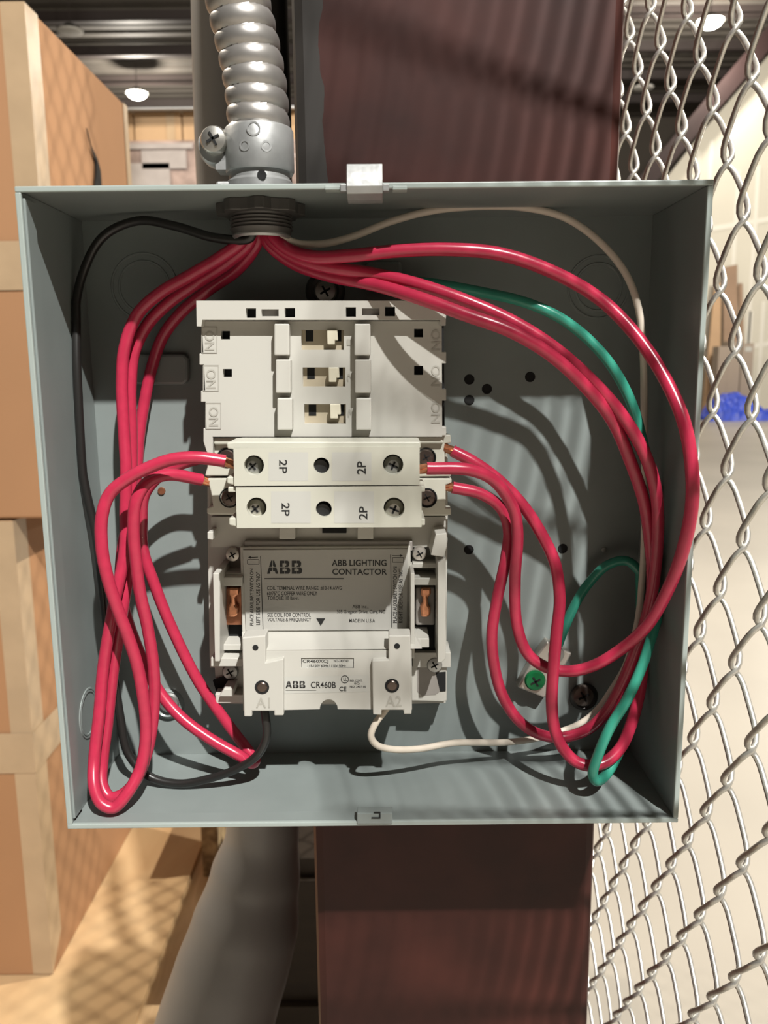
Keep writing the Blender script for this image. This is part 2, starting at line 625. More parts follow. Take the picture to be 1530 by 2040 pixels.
# dark discs on the back panel for the shade in its holes
YB = D - t
for x, y, r in ((935, 756, 8), (970, 775, 8), (935, 797, 8), (1056, 751, 8), (934, 1095, 8), (1121, 1093, 8)):
    c = P(x, y, YB)
    rr = pxlen(r, YB)
    mb = MB()
    mb.lathe(c, (0, -1, 0), [(rr * 1.25, .0001), (rr * 1.12, .0005), (rr, .0005), (rr * .98, .00025), (0, .00025)], 20)
    mb.build('screw_hole', DARKHOLE, enc, smooth=True)
mb = MB(); c = P(322, 978, YB); mb.lathe(c, (0, -1, 0), [(.0022, 0), (.0020, .0009), (.0008, .0011), (0, .0009)], 18)
mb.build('metal_dot', BRONZE, enc, smooth=True)
mb = MB(); c = P(1203, 1095, YB); mb.lathe(c, (0, -1, 0), [(.0016, 0), (.0014, .0007), (0, .0009)], 18)
mb.build('metal_dot', ZINC, enc, smooth=True)  # zinc dot put in for a glint on the panel
# knockouts : rings pressed in the back panel and the left wall
def ring(mb, c, ax, r):
    mb.lathe(c, ax, [(r + .0007, 0), (r + .0004, .0005), (r - .0004, .0005), (r - .0007, 0)], 40)
for x, y, rr in ((288, 572, (48, 62)), (1192, 572, (44, 58))):
    mb = MB()
    for r in rr:
        ring(mb, P(x, y, YB), (0, -1, 0), pxlen(r, YB))
    mb.build('knockout', BOXG, enc, smooth=True)
kx = -H + t
d = ray(176, 1420)
k0 = CAM + d * ((kx - CAM.x) / d.x)
mb = MB()
ring(mb, Vector((kx, k0.y, k0.z)), (1, 0, 0), .0115)
ring(mb, Vector((kx, k0.y, k0.z)), (1, 0, 0), .0128)
mb.build('knockout', BOXG, enc, smooth=True)
# pressed tab behind the left wires
mb = MB()
pxprism(mb, [(262, 705), (366, 705), (375, 714), (375, 758), (366, 767), (262, 767), (254, 758), (254, 714)], YB - .005, YB)
mb.build('pressed_tab', BOXG, enc, bevel=.0018)
mb = MB()
pxprism(mb, rect(728, 520, 800, 580), YB - .004, YB)
mb.build('pressed_tab', BOXG, enc, bevel=.0016)
# dimpled mounting screws
for x, y, m_, R in ((648, 580, STEEL, 38), (335, 1402, ZINC, 34), (1163, 1388, DSCREW, 30)):
    c = P(x, y, YB)
    r = pxlen(R, YB)
    mb = MB()
    mb.lathe(c, (0, -1, 0), [(r, 0), (r * .9, .002), (r * .72, .003), (r * .62, .0022), (0, .0018)], 32)
    dm = mb.build('mounting_dimple', BUSH if m_ is not ZINC else BOXG, enc, smooth=True)
    s = screw_head('mounting_screw', x, y, YB - .005, 22 if m_ is not DSCREW else 24, enc, m_, depth=.003)
# spring latch clip on the top edge with its slots
mb = MB()
a0, a1 = P(691, 352, .002), P(762, 352, .002)
zt = zc + H
prof = [(.012, -.006), (.004, -.006), (-.003, -.0045), (-.0042, -.0015), (-.0036, .001), (-.002, .0045), (.000, .0085), (.0012, .0085), (-.0006, .0040), (-.0016, .0010), (-.0022, -.0015), (-.0012, -.0030), (.004, -.0047), (.012, -.0047)]
mb.prism([Vector((a0.x, y, zt + z)) for y, z in prof], (a1.x - a0.x, 0, 0))
mb.box((a0.x - .0028, -.0032, zt - .0035), (a0.x, .001, zt - .0005))
mb.box((a1.x, -.0032, zt - .0035), (a1.x + .0028, .001, zt - .0005))
mb.build('latch_clip', CAST, enc, bevel=.0003)
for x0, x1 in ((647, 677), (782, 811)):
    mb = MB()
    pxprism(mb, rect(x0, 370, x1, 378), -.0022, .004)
    mb.build('cover_slot', BOXLIT, enc, bevel=.0003)
# catch on the bottom lip
mb = MB()
pxprism(mb, rect(711, 1620, 782, 1642), -.0024, .004)
cat_ = mb.build('cover_catch', BOXG, enc, bevel=.0005)
mb = MB()
for poly in (rect(745, 1617, 757, 1620), rect(755, 1617, 758, 1630), rect(740, 1628, 758, 1631)):
    mb.face([P(x, y, -.0027) for x, y in poly])
mb.build('catch_slot', DARKHOLE, cat_)

# ================================================================== CONTACTOR
B = lambda d: YB - d / 1000.0                    # d = millimetres in front of the back panel
ct = thing('lighting_contactor', 'white plastic lighting contactor screwed to the back of the grey box', 'contactor', P(645, 1400, YB))
# mounting base
plate('mounting_base', [(418, 640), (880, 640), (884, 860), (892, 1020), (888, 1400), (760, 1404), (432, 1402), (428, 1330), (418, 1330), (414, 1060), (412, 860)],
      [], B(16), B(0), WHITE, ct, .0005)
# upper housing core (black for the shade inside the openings)
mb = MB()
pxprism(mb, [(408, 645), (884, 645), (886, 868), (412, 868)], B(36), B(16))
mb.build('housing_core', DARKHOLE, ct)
parts('side_tab', (rect(397, 704, 418, 727), rect(400, 778, 420, 801), [(405, 853), (424, 853), (424, 905), (413, 905), (405, 880)],
                   rect(878, 701, 889, 724), rect(878, 775, 889, 798), rect(878, 850, 889, 868)), B(43), B(2), WHITE, ct, .0004)
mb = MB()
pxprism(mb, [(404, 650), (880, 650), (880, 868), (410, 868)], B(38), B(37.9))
mb.build('cover_shade', DARKHOLE, ct)  # thin black sheet for the inner shadow behind the cover holes
wins = [(600, 657, 685, 697), (603, 732, 688, 770), (606, 805, 689, 844)]
sq = [(440, 659, 458, 676), (444, 735, 462, 751), (825, 655, 843, 672), (825, 729, 843, 747)]
cover = plate('auxiliary_cover', [(402, 640), (880, 640), (881, 870), (412, 870), (408, 760)], [rect(*r) for r in wins + sq], B(43), B(38), WHITE, ct)
# walls round the cover
parts('cover_side', ([(402, 640), (408, 760), (412, 870), (418, 870), (414, 760), (408, 640)],), B(42.8), B(2), WHITE, ct)
parts('cover_side', ([(868, 640), (868, 870), (881, 870), (880, 640)],), B(42.8), B(24), WHITE, ct)
# top bar with slots
bar = plate('top_bar', [(391, 599), (889, 599), (888, 648), (878, 648), (878, 637), (403, 637), (401, 650), (392, 650)],
            [rect(490, 614, 510, 633), rect(521, 616, 555, 630), rect(567, 613, 588, 632), rect(689, 612, 709, 631), rect(721, 614, 756, 628), rect(767, 611, 787, 630)],
            B(49), B(43), WHITE, ct)
mb = MB()
pxprism(mb, [(392, 600), (888, 600), (888, 637), (392, 637)], B(43), B(2))
mb.build('top_bar_body', WHITE, ct)
for x0, x1 in ((521, 555), (721, 756)):
    mb = MB(); pxprism(mb, rect(x0 - 1, 613, x1 + 1, 632), B(46), B(43.05)); mb.build('slot_insert', GREYP, ct)
parts('slot_shadow', [rect(a_ - 1, 610, b_ + 1, 634) for a_, b_ in ((490, 510), (567, 588), (689, 709), (767, 787))], B(43.4), B(43.05), DARKHOLE, ct)  # dark sheets put in as shadow at the bottom of the slots
# ribs either side of the windows
for i, (y0, y1) in enumerate(((645, 708), (716, 783), (793, 857))):
    for x0, x1 in ((546, 576), (706, 738)):
        k = i * 3
        mb = MB()
        pxprism(mb, rect(x0 + (k if x0 < 600 else k // 2), y0, x1 + (k if x0 < 600 else k // 3), y1), B(49.5), B(43))
        mb.build('rib', WHITE, ct, bevel=.0006)
# lever windows: beige insert, ivory lever, dark openings
for i, (x0, y0, x1, y1) in enumerate(wins):
    mb = MB()
    pxprism(mb, rect(x0 - 2, y0 - 2, x1 + 2, y1 + 2), B(39.5), B(38.02))
    ins = mb.build('lever_window', BEIGE, ct)
    prints('opening', [rect(x0 + a_, y0 + 1, x0 + b_, y0 + 23) for a_, b_ in ((9, 24), (66, 80))], B(39.7), DARKHOLE, ins)
    mb = MB()
    pxprism(mb, [(x0 + 51, y0), (x0 + 72, y0), (x0 + 73, y0 + 21), (x0 + 67, y0 + 21), (x0 + 67, y0 + 29), (x0 + 52, y0 + 29)], B(45), B(39.5))
    mb.build('lever', KNOB, ins, bevel=.0004)
# embossed legends: framed ON on the left, mirrored side ON on the right, numerals
items = []
lines = []
for x, y in ((402, 652), (405, 728), (410, 803)):
    items.append(('ON', (x + 6, y + 8, x + 25, y + 46), 1))
    lines.append((x, y, x + 30, y + 51, 1.6))
for x, y in ((857, 651), (857, 722), (857, 795)):
    items.append(('ON', (x + 2, y + 6, x + 20, y + 48), 1))
items += [('1', (691, 676, 702, 688), 3), ('2', (691, 743, 702, 760), 3), ('3', (693, 815, 704, 832), 3)]
lettering('moulded_lettering', items, B(43.25), EMB, ct, .01, lines)
# power section body
mb = MB()
pxprism(mb, [(412, 868), (897, 868), (897, 880), (892, 885), (892, 1028), (416, 1026), (413, 900)], B(30), B(2))
mb.build('power_base', WHITE2, ct, bevel=.0006)
parts('terminal_block', ([(412, 872), (472, 872), (472, 948), (408, 948), (413, 930)], [(413, 953), (470, 953), (470, 1024), (412, 1024), (412, 1012), (424, 1008), (420, 980)],
             [(830, 868), (898, 866), (899, 882), (886, 884), (886, 936), (899, 936), (899, 949), (832, 950)],
             [(826, 953), (900, 953), (900, 962), (888, 966), (888, 1012), (899, 1012), (899, 1026), (826, 1028)]), B(38), B(30), WHITE2, ct, .0006)
mb = MB()
pxprism(mb, [(424, 872), (882, 870), (884, 884), (426, 886)], B(41), B(30))
mb.build('upper_ledge', WHITE2, ct, bevel=.0008)
for x, y in ((452, 912), (457, 992), (849, 912), (851, 992)):
    mb = MB()
    c = P(x, y, B(38.1)); r = pxlen(20, B(38))
    mb.lathe(c, (0, -1, 0), [(r, 0), (r, .0003), (r * .9, .0004), (r * .9, -.0001), (0, -.0001)], 24)
    wl = mb.build('screw_well', DARKHOLE, ct, smooth=True)
    screw_head('terminal_screw', x, y, B(39.4), 16, ct, DSCREW, depth=.0014)
# the two power pole modules
for i, (front, circles, tabs, tx) in enumerate((
        ([(465, 893), (836, 889), (836, 966), (467, 968)], [(506, 927, 20), (640.5, 927.5, 16), (783, 925.5, 20.5)],
         ([(451, 882), (468, 880), (838, 880), (838, 893), (465, 896), (453, 894)], [(452, 950), (468, 950), (468, 967), (452, 963)]), ((556, 916, 572, 943), (711, 919, 729, 945))),
        ([(470, 971), (840, 968), (840, 1050), (472, 1052)], [(511, 1011, 20), (645, 1014, 16), (785, 1012, 21)],
         ([(454, 970), (470, 970), (470, 981), (454, 981)], [(456, 1032), (472, 1032), (472, 1050), (456, 1046)], [(838, 968), (847, 968), (847, 980), (838, 980)], [(838, 1033), (847, 1033), (847, 1047), (838, 1047)]), ((561, 1002, 577, 1028), (715, 1009, 732, 1035))))):
    Yf = B(74)
    pole = plate('power_pole', front, [circ(*c) for c in circles], Yf, B(63), WHITE2, ct)
    mb = MB()
    pxprism(mb, [(x, y) for x, y in front], B(62.9), B(30.5))
    mb.build('pole_body', WHITE2, pole)
    parts('pole_tab', tabs, B(72), B(48), WHITE2, pole, .0006)
    # clear sticker areas
    prints('sticker', [rect(xa, front[0][1] + 8, xb, front[2][1] - 8) for xa, xb in ((front[0][0] + 70, front[0][0] + 149), (front[0][0] + 196, front[0][0] + 275))], Yf - .00008, LABELW, pole)
    lettering('lettering', [('2P', tx[0], 1), ('2P', tx[1], 3)], Yf - .00016, INK, pole, .015)
    for j, (x, y, r) in enumerate(circles):
        c = P(x, y, B(65))
        rr = pxlen(r, B(65)) * .97
        mb = MB()
        if j == 1:
            mb.lathe(c, (0, -1, 0), [(rr, 0), (rr, .006), (rr * .92, .0065), (0, .0058)], 24)
            mb.build('black_plug', INK, pole, smooth=True)
        else:
            mb.lathe(c, (0, -1, 0), [(rr, 0), (rr * .95, .003), (rr * .55, .0045), (0, .0045)], 24)
            s_ = mb.build('pole_screw', ZINC if (j + i) % 2 == 0 else STEEL, pole, smooth=True)
            mb = MB()
            q = c + Vector((0, -.0049, 0))
            a = .7 + j
            dx = Vector((math.cos(a), 0, math.sin(a))) * rr * .5
            nx = Vector((-math.sin(a), 0, math.cos(a))) * rr * .085
            mb.face([q + dx + nx, q - dx + nx, q - dx - nx, q + dx - nx])
            mb.face([q + nx * 5 + dx * .2, q - nx * 5 + dx * .2, q - nx * 5 - dx * .2, q + nx * 5 - dx * .2])
            mb.build('pole_screw_slot', DARKHOLE, pole)
# moulded marks along the upper ledge
lettering('moulded_lettering', [('COM', (652, 872, 690, 879), 0), ('NO', (740, 872, 775, 879), 0)], B(41.2), EMB, ct, .01)
# section under the poles
mb = MB()
pxprism(mb, [(420, 1030), (888, 1030), (888, 1090), (420, 1090)], B(24), B(16))
mb.build('lower_deck', WHITE, ct)
parts('deck_rib', [rect(q, 1050, q + 32, 1074) for q in (556, 712)], B(34), B(24), WHITE, ct, .0005)
mb = MB()
pxprism(mb, rect(642, 1050, 690, 1062), B(26), B(24)); mb.build('deck_slot', DARKHOLE, ct)
parts('corner_tab', ([(868, 1064), (890, 1062), (890, 1090), (884, 1110), (858, 1106)], [(413, 1060), (424, 1060), (424, 1076), (413, 1074)]), [B(44), B(36)], B(10), WHITE, ct, .0004)
for x, y in ((463, 1106), (836, 1104)):
    screw_head('frame_screw', x, y, B(27), 15, ct, LUGM, depth=.003)
mb = MB()
pxprism(mb, [(486, 1078), (822, 1078), (822, 1098), (486, 1098)], B(28), B(16))
mb.build('coil_top', GREYP, ct, bevel=.0006)
# coil cages
parts('cage_rail', ([(424, 1142), (438, 1142), (438, 1318), (428, 1318)], [(428, 1142), (484, 1142), (484, 1153), (428, 1153)], [(432, 1150), (482, 1150), (482, 1168), (434, 1168)],
                   [(420, 1310), (484, 1312), (484, 1328), (420, 1328)], [(436, 1284), (482, 1284), (482, 1296), (436, 1296)],
                   [(872, 1122), (888, 1110), (888, 1312), (880, 1320), (872, 1320)], [(822, 1122), (874, 1122), (874, 1132), (822, 1132)], [(824, 1152), (872, 1152), (872, 1166), (824, 1166)],
                   [(818, 1142), (826, 1142), (826, 1312), (818, 1312)], [(824, 1272), (855, 1272), (855, 1290), (824, 1290)], [(822, 1300), (898, 1300), (898, 1330), (822, 1330)]),
      [B(q) for q in (45, 30, 34, 40, 34, 45, 30, 34, 48, 40, 24)], B(4), WHITE, ct, .0004)
parts('cage_cavity', [rect(*r) for r in ((436, 1166, 486, 1312), (824, 1166, 874, 1312))], B(20), B(16.1), DARKHOLE, ct)
for xa, xb in ((442, 484), (828, 866)):
    mb = MB()
    pxprism(mb, rect(xa, 1170, xb, 1246), B(26), B(20.1))
    coil = mb.build('coil', BRONZE if xa < 600 else GREYP, ct, bevel=.001)
    mb = MB()
    x = (xa + xb) / 2 + (0 if xa < 600 else 0)
    pxprism(mb, [(x - 9, 1172), (x + 12, 1172), (x + 12, 1186), (x + 5, 1190), (x + 6, 1205), (x + 11, 1212), (x + 11, 1226), (x + 4, 1230), (x - 8, 1230), (x - 10, 1210), (x - 5, 1200), (x - 6, 1190), (x - 9, 1186)], B(30), B(26))
    mb.build('contact_strip', COPPER, coil, bevel=.0012)
# feet
parts('foot', ([(428, 1382), (484, 1384), (484, 1400), (430, 1402)], [(446, 1372), (465, 1372), (465, 1388), (436, 1388)]), [B(26), B(30)], B(2), WHITE, ct, .0005)
mb = MB()
pxprism(mb, [(820, 1326), (890, 1326), (890, 1396), (884, 1398), (820, 1396)], B(22), B(2))
ft = mb.build('foot', WHITE, ct, bevel=.0005)
mb = MB()
mb.face([P(x, y, B(22.2)) for x, y in ((836, 1324), (874, 1324), (876, 1378), (868, 1384), (840, 1386), (831, 1378), (831, 1332))])
mb.build('foot_recess', GREYP, ft)
mb = MB()
mb.face([P(x, y, B(22.4)) for x, y in ((868, 1340), (888, 1338), (888, 1377), (877, 1378))])
mb.build('foot_notch', DARKHOLE, ft)
mb = MB()
pxprism(mb, [(424, 1356), (452, 1346), (464, 1346), (444, 1384), (432, 1382)], B(18), B(16.1))
mb.build('foot_notch', DARKHOLE, ct)
screw_head('base_screw', 866, 1326, B(25), 17, ct, ZINC, depth=.003)
screw_head('base_screw', 458, 1340, B(19), 17, ct, ZINC, depth=.003)
# coil block in front
YC = B(54)
n = 9
notch = [(655 + 18 * math.cos(math.pi - math.pi * k / n), 1413 - 20 * math.sin(math.pi * k / n)) for k in range(n + 1)]
body = plate('coil_housing', [(484, 1296), (820, 1295), (821, 1414)] + [(x, y) for x, y in notch[::-1]] + [(484, 1416)],
             [rect(600, 1311, 705, 1331)], YC, B(50), WHITE, ct)
mb = MB()
pxprism(mb, [(484, 1297), (820, 1297), (820, 1400), (484, 1400)], B(49.9), B(20))
mb.build('coil_housing_body', WHITE, ct)
parts('label_platform', ([(478, 1090), (818, 1088), (820, 1262), (482, 1262)],), B(30), B(16), WHITE, ct, .0006)
mb = MB()                                        # sloping shoulder between label and lower front
u0, u1, l0, l1 = P(482, 1259, B(30)), P(820, 1259, B(30)), P(484, 1296, YC), P(820, 1295, YC)
bk = B(17)
mb.prism([u0, l0, Vector((l0.x, bk, l0.z)), Vector((u0.x, bk, u0.z))], (u1.x - u0.x, 0, 0))
mb.build('coil_shoulder', WHITE, ct)
YL0 = B(30)
mb = MB()
pxprism(mb, [(482, 1270), (529, 1266), (529, 1320), (565, 1312), (565, 1426), (546, 1426), (546, 1417), (502, 1417), (502, 1428), (486, 1428)], B(57.5), B(46))
pa = mb.build('terminal_pad', WHITE, ct, bevel=.0006)
mb = MB()
pxprism(mb, [(774, 1266), (818, 1266), (820, 1423), (804, 1423), (804, 1415), (760, 1415), (760, 1425), (743, 1424), (741, 1316), (774, 1314)], B(57.5), B(46))
pb = mb.build('terminal_pad', WHITE, ct, bevel=.0006)
for pad, x, y, sx, sy, s, ex in ((pa, 522, 1369, 509, 1290, 'A1', (510, 1390, 538, 1410)), (pb, 781, 1366, 791, 1287, 'A2', (768, 1387, 800, 1408))):
    c = P(x, y, B(57.55))
    r = pxlen(15, B(57.5))
    mb = MB()
    mb.lathe(c, (0, -1, 0), [(r, 0), (r, .0002), (0, .0002)], 24)
    mb.build('screw_well', DARKHOLE, pad)
    mb = MB()
    mb.lathe(c, (0, -1, 0), [(r * .75, .00022), (r * .6, .0007), (0, .0008)], 20)
    mb.build('coil_screw', DSCREW, pad, smooth=True)
    c = P(sx, sy, B(57.55))
    mb = MB()
    mb.lathe(c, (0, -1, 0), [(r * .4, 0), (r * .4, .0002), (0, .0002)], 16)
    mb.build('test_hole', DARKHOLE, pad)
    lettering('moulded_lettering', [(s, ex, 0)], B(57.7), EMB, pad, .01)
# rating label
Yl = B(31)
lab = plate('rating_label', [(484, 1096), (812, 1094), (811, 1255), (490, 1256)], [], Yl, YL0, LABEL, ct)
yl = Yl - .00012
lettering('lettering', [
    ('ABB LIGHTING', (661, 1115, 770, 1128), 0), ('CONTACTOR', (662, 1133, 771, 1145), 0)], yl, INK, lab, .018)
mb = MB()
for poly in logo(532, 1117, 603, 1143):
    mb.face([P(x, y, yl) for x, y in poly])
mb.build('emblem', INK, lab)
prints('printed_line', [strip(527, 1153, 685, 1153, 2.2), strip(519, 1108, 524, 1254, 1.3), strip(778, 1105, 780, 1250, 1.3)], yl, INK, lab)
prints('printed_arrow', [[(630, 1232), (648, 1232), (639, 1247)], [(494, 1110.5), (500, 1108), (500, 1110), (514, 1109.5), (514, 1110.5), (500, 1111.5), (500, 1113)],
                         [(803, 1107), (797, 1104.5), (797, 1106.5), (781, 1106.5), (781, 1107.5), (797, 1107.5), (797, 1109.5)]], yl, INK, lab)
for fr in ((493, 1115, 516, 1124, 1.0), (782, 1111, 804, 1120, 1.0)):
    mb = MB()
    for poly in frame_strips(*fr):
        mb.face([P(x, y, yl) for x, y in poly])
    mb.build('printed_frame', INK, lab)
lettering('lettering', [
    ('COIL TERMINAL WIRE RANGE: #18-14 AWG', (532, 1168, 681, 1176), 0), ('60/75°C COPPER WIRE ONLY', (532, 1178, 632, 1186), 0), ('TORQUE: 18 lbs-in.', (533, 1188, 596, 1196), 0),
    ('ABB Inc.,', (702, 1205, 734, 1213), 0), ('305 Gregson Drive, Cary, NC', (671, 1215, 767, 1224), 0),
    ('SEE COIL FOR CONTROL', (533, 1221, 619, 1229), 0), ('VOLTAGE & FREQUENCY', (533, 1231, 620, 1239), 0), ('MADE IN U.S.A', (696, 1233, 747, 1240), 0),
    ('PLACE AUXILIARY SWITCH ON', (498, 1133, 505, 1246), 3), ('LEFT SIDE FOR USE AS "NO"', (510, 1140, 518, 1245), 3),
    ('PLACE AUXILIARY SWITCH ON', (783, 1129, 791, 1241), 3), ('RIGHT SIDE FOR USE AS "NC"', (794, 1133, 802, 1241), 3)], yl, INK, lab, .004)
# small plate in the window
mb = MB()
pxprism(mb, rect(601, 1312, 704, 1330), B(53.4), B(50.05))
sp = mb.build('coil_label', LABELW, ct)
lettering('lettering', [('CR460XCJ', (603, 1314, 654, 1322), 0), ('NO-2407 60', (665, 1314, 694, 1319), 0), ('115-120V 60Hz / 110V 50Hz', (613, 1324, 689, 1329), 0)], B(53.5), INK, sp, .01)
mb = MB()
mb.face([P(x, y, YC - .0001) for x, y in ((566, 1348), (733, 1346), (733, 1378), (568, 1382))])
nl = mb.build('type_label', LABELW, ct)
lettering('lettering', [('CR460B', (619, 1358, 669, 1371), 0), ('UL', (684, 1350, 691, 1357), 0), ('CE', (676, 1368, 690, 1377), 0), ('IND. CONT.', (697, 1354, 722, 1358), 0), ('EQ.', (706, 1360, 718, 1364), 0), ('NO. 2407 60', (697, 1366, 729, 1370), 0)], YC - .0002, INK, nl, .012)
mb = MB()
for poly in logo(569, 1357, 609, 1371):
    mb.face([P(x, y, YC - .0002) for x, y in poly])
mb.build('emblem', INK, nl)
prints('printed_line', [strip(569, 1375, 630, 1375, 1)], YC - .0002, INK, nl)
mb = MB()
for k in range(16):
    a0, a1 = 2 * math.pi * k / 16, 2 * math.pi * (k + 1) / 16
    mb.face([P(687 + r_ * math.cos(a_), 1353.5 + r_ * math.sin(a_), YC - .0002) for r_, a_ in ((8, a0), (8, a1), (6.6, a1), (6.6, a0))])
mb.build('printed_ring', INK, nl)

# ================================================================== GROUND LUG
lug = thing('ground_lug', 'small tin grounding lug with a green screw low at the right of the box back', 'grounding lug', P(1080, 1400, YB))
mb = MB()
ax = (P(1100, 1288, B(8)) - P(1062, 1368, B(8))).normalized()
pxprism(mb, [(1090, 1278), (1140, 1302), (1118, 1342), (1085, 1391), (1031, 1370), (1060, 1318)], B(9), B(0))
mb.build('lug_body', LUGM, lug, bevel=.001)
s = screw_head('ground_screw', 1067, 1358, B(12), 22, lug, GREENS, depth=.003)
s['label'] = 'green screw head'
mb = MB()
mb.lathe(P(1108, 1304, B(9)), (0, -1, 0), [(pxlen(17, B(9)), 0), (pxlen(16, B(9)), .0008), (pxlen(9, B(9)), .0008), (pxlen(8, B(9)), .0002), (0, .0002)], 24)
mb.build('set_screw', ZINC, lug, smooth=True)

# ================================================================== CONDUIT + CONNECTOR
con = thing('conduit_connector', 'grey die cast clamp connector through the top of the box', 'conduit connector', P(518, 362, .035))
cc = P(518, 362, .034)
mb = MB()
zt = Z0 + H
x0 = cc.x
YCC = .034
rb = .0148
mb.lathe((x0, YCC, zt), (0, 0, 1), [(0, 0), (rb + .0010, 0), (rb + .0010, .0075), (rb - .0002, .0088), (rb - .0006, .0125), (0, .0125)], 40)
body = mb.build('connector_body', CAST, con, smooth=True)
# shoulder at left
mb = MB()
mb.box((x0 - rb - .005, YCC - .008, zt), (x0 - rb + .004, YCC + .004, zt + .0075))
mb.build('body_lug', CAST, con, bevel=.0012)
hole = P(522, 349, YCC - rb)
mb = MB()
mb.lathe((hole.x, YCC - rb + .0006, hole.z), (0, -1, 0), [(.0021, 0), (.0021, .0018), (0, .0016)], 18)
mb.build('set_hole', DARKHOLE, con)
# split clamp ring
mb = MB()
rc = .0163
zk0, zk1 = zt + .0119, zt + .0322
mb.lathe((x0 + .0002, YCC, zk0), (0, 0, 1), [(rc - .003, 0), (rc - .0006, 0), (rc, .0012), (rc, .0188), (rc - .0008, .0200), (rc - .003, .0200), (rc - .003, 0)], 44)
clamp = mb.build('clamp_ring', CAST, con, smooth=True)
mb = MB()
mb.lathe((x0 + .0002, YCC, zt + .0104), (0, 0, 1), [(rb - .002, 0), (rb - .0012, 0), (rb - .0012, .0016), (rb - .002, .0016)], 30)
mb.build('clamp_gap', DARKHOLE, con)
cs = P(424, 276, YCC - .010)
mb = MB()
mb.lathe((cs.x, YCC + .006, cs.z - .002), (0, -1, 0), [(0, 0), (.0078, 0), (.0086, .002), (.0086, .010), (.0076, .012), (0, .012)], 30)
mb.box((cs.x, YCC - .006, zk0 + .001), (x0 - rc + .003, YCC + .006, zk1 - .003))
mb.build('clamp_ear', CAST, con, smooth=True)
screw_head('clamp_screw', 424, 276, YCC - .0105, 26, con, STEEL, depth=.005)
# cast circular marks on clamp ring
mb = MB()
for x, y, r in ((505, 256, 13), (487, 289, 10), (530, 290, 10)):
    p = P(x, y, YCC - rc)
    yy = YCC - math.sqrt(max(rc ** 2 - (p.x - x0) ** 2, 0))
    nrm = Vector((p.x - x0, yy - YCC, 0)).normalized()
    mb.lathe((p.x, yy, p.z), nrm, [(pxlen(r, .02), 0), (pxlen(r, .02), .0002), (pxlen(r - 3, .02), .0002), (pxlen(r - 3, .02), 0)], 20)
mb.build('cast_mark', CAST, con)
# locknut and threaded throat inside the box
zi = Z0 + H - t
mb = MB()
seg = 16
pts = []
rl = .0212
for k in range(seg * 2):
    a = math.pi * k / seg
    r = rl if (k // 2) % 2 == 0 else rl - .0026
    pts.append(Vector((x0 + r * math.cos(a), YCC + r * math.sin(a), zi)))
mb.prism(pts, (0, 0, -.0055))
mb.build('locknut', BUSH, con, bevel=.0004)
mb = MB()
prof = [(.0146, .0)]
for k in range(5):
    prof += [(.0150, -.0056 - k * .0016), (.0143, -.0064 - k * .0016)]
prof += [(.0140, -.0145), (.0128, -.0155), (.0116, -.0155), (.0116, -.003), (0, -.003)]
mb.lathe((x0, YCC, zi), (0, 0, 1), prof, 36)
mb.build('threaded_throat', BUSH, con, smooth=True)
mb = MB()
mb.lathe((x0, YCC, zi), (0, 0, 1), [(.0139, -.0142), (.0140, -.0152), (.0132, -.0162), (.0118, -.0160), (.0117, -.0150)], 36)
mb.build('throat_lip', ZINC, con, smooth=True)

path = [(x0, YCC, zk0 + .006)] + [P(*q) for q in ((514, 225, .034), (508, 165, .0335), (496, 100, .033), (480, 30, .032), (462, -50, .031), (440, -160, .031), (420, -320, .034), (410, -560, .045), (405, -900, .06))]
pth = smooth_path(path, 40)
pitch = .0083
def flexr(s, a, u):
    ph = (s / pitch + a / (2 * math.pi)) % 1.0
    return .0132 + .0016 * (abs(math.sin(math.pi * ph)) ** .55)
mb = MB()
res = [pth[0]]
acc = 0
for p, q in zip(pth, pth[1:]):                 # resample every .7 mm
    seglen = (q - p).length
    nstep = max(1, int(seglen / .0007))
    for k in range(1, nstep + 1):
        res.append(p.lerp(q, k / nstep))
mb.tube(res, .014, seg=28, rfun=flexr)
tag(mb.build('flexible_conduit', FLEX, smooth=True), 'ribbed flexible metal conduit rising from the clamp connector on the box', 'conduit')

# ================================================================== WIRES
def wire(name, pts, r, material, label, cat='wire', group=None, ends=()):
    ctrl = [P(x, y, Y) for x, y, Y in pts]
    pth = smooth_path(ctrl, 8)
    for p in pth:                              # keep the jacket inside the sheet metal
        lim = H - .0016 - r - .0003
        if p.y > -.0045:
            p.x = max(-lim - (0 if p.y > .011 else -.0016), min(lim, p.x))
            p.z = max(Z0 - H + r + (.0018 if p.y > .012 else .0022), p.z)
        p.y = min(p.y, YB - r - .0002)
    mb = MB()
    mb.tube(pth, r, seg=12)
    o = mb.build(name, material, smooth=True)
    tag(o, label, cat, group)
    for at, tip in ends:                       # bare strands: from the jacket end to a tip
        p0 = P(*at)
        p1 = P(*tip)
        ax = (p1 - p0)
        eb = MB()
        for k in range(7):
            a = 2 * math.pi * k / 6
            off = Vector((0, math.cos(a), math.sin(a))) * (r * .55 if k < 6 else 0)
            off2 = Vector((0, math.cos(a + .9), math.sin(a + .9))) * (r * .5 if k < 6 else 0)
            eb.tube([p0 + off, p0.lerp(p1, .5) + (off + off2) * .5, p1 + off2], r * .30, seg=6)
        eb.build('copper_end', COPPER, o, smooth=True)
    return o
RW = .0031
GRP = None
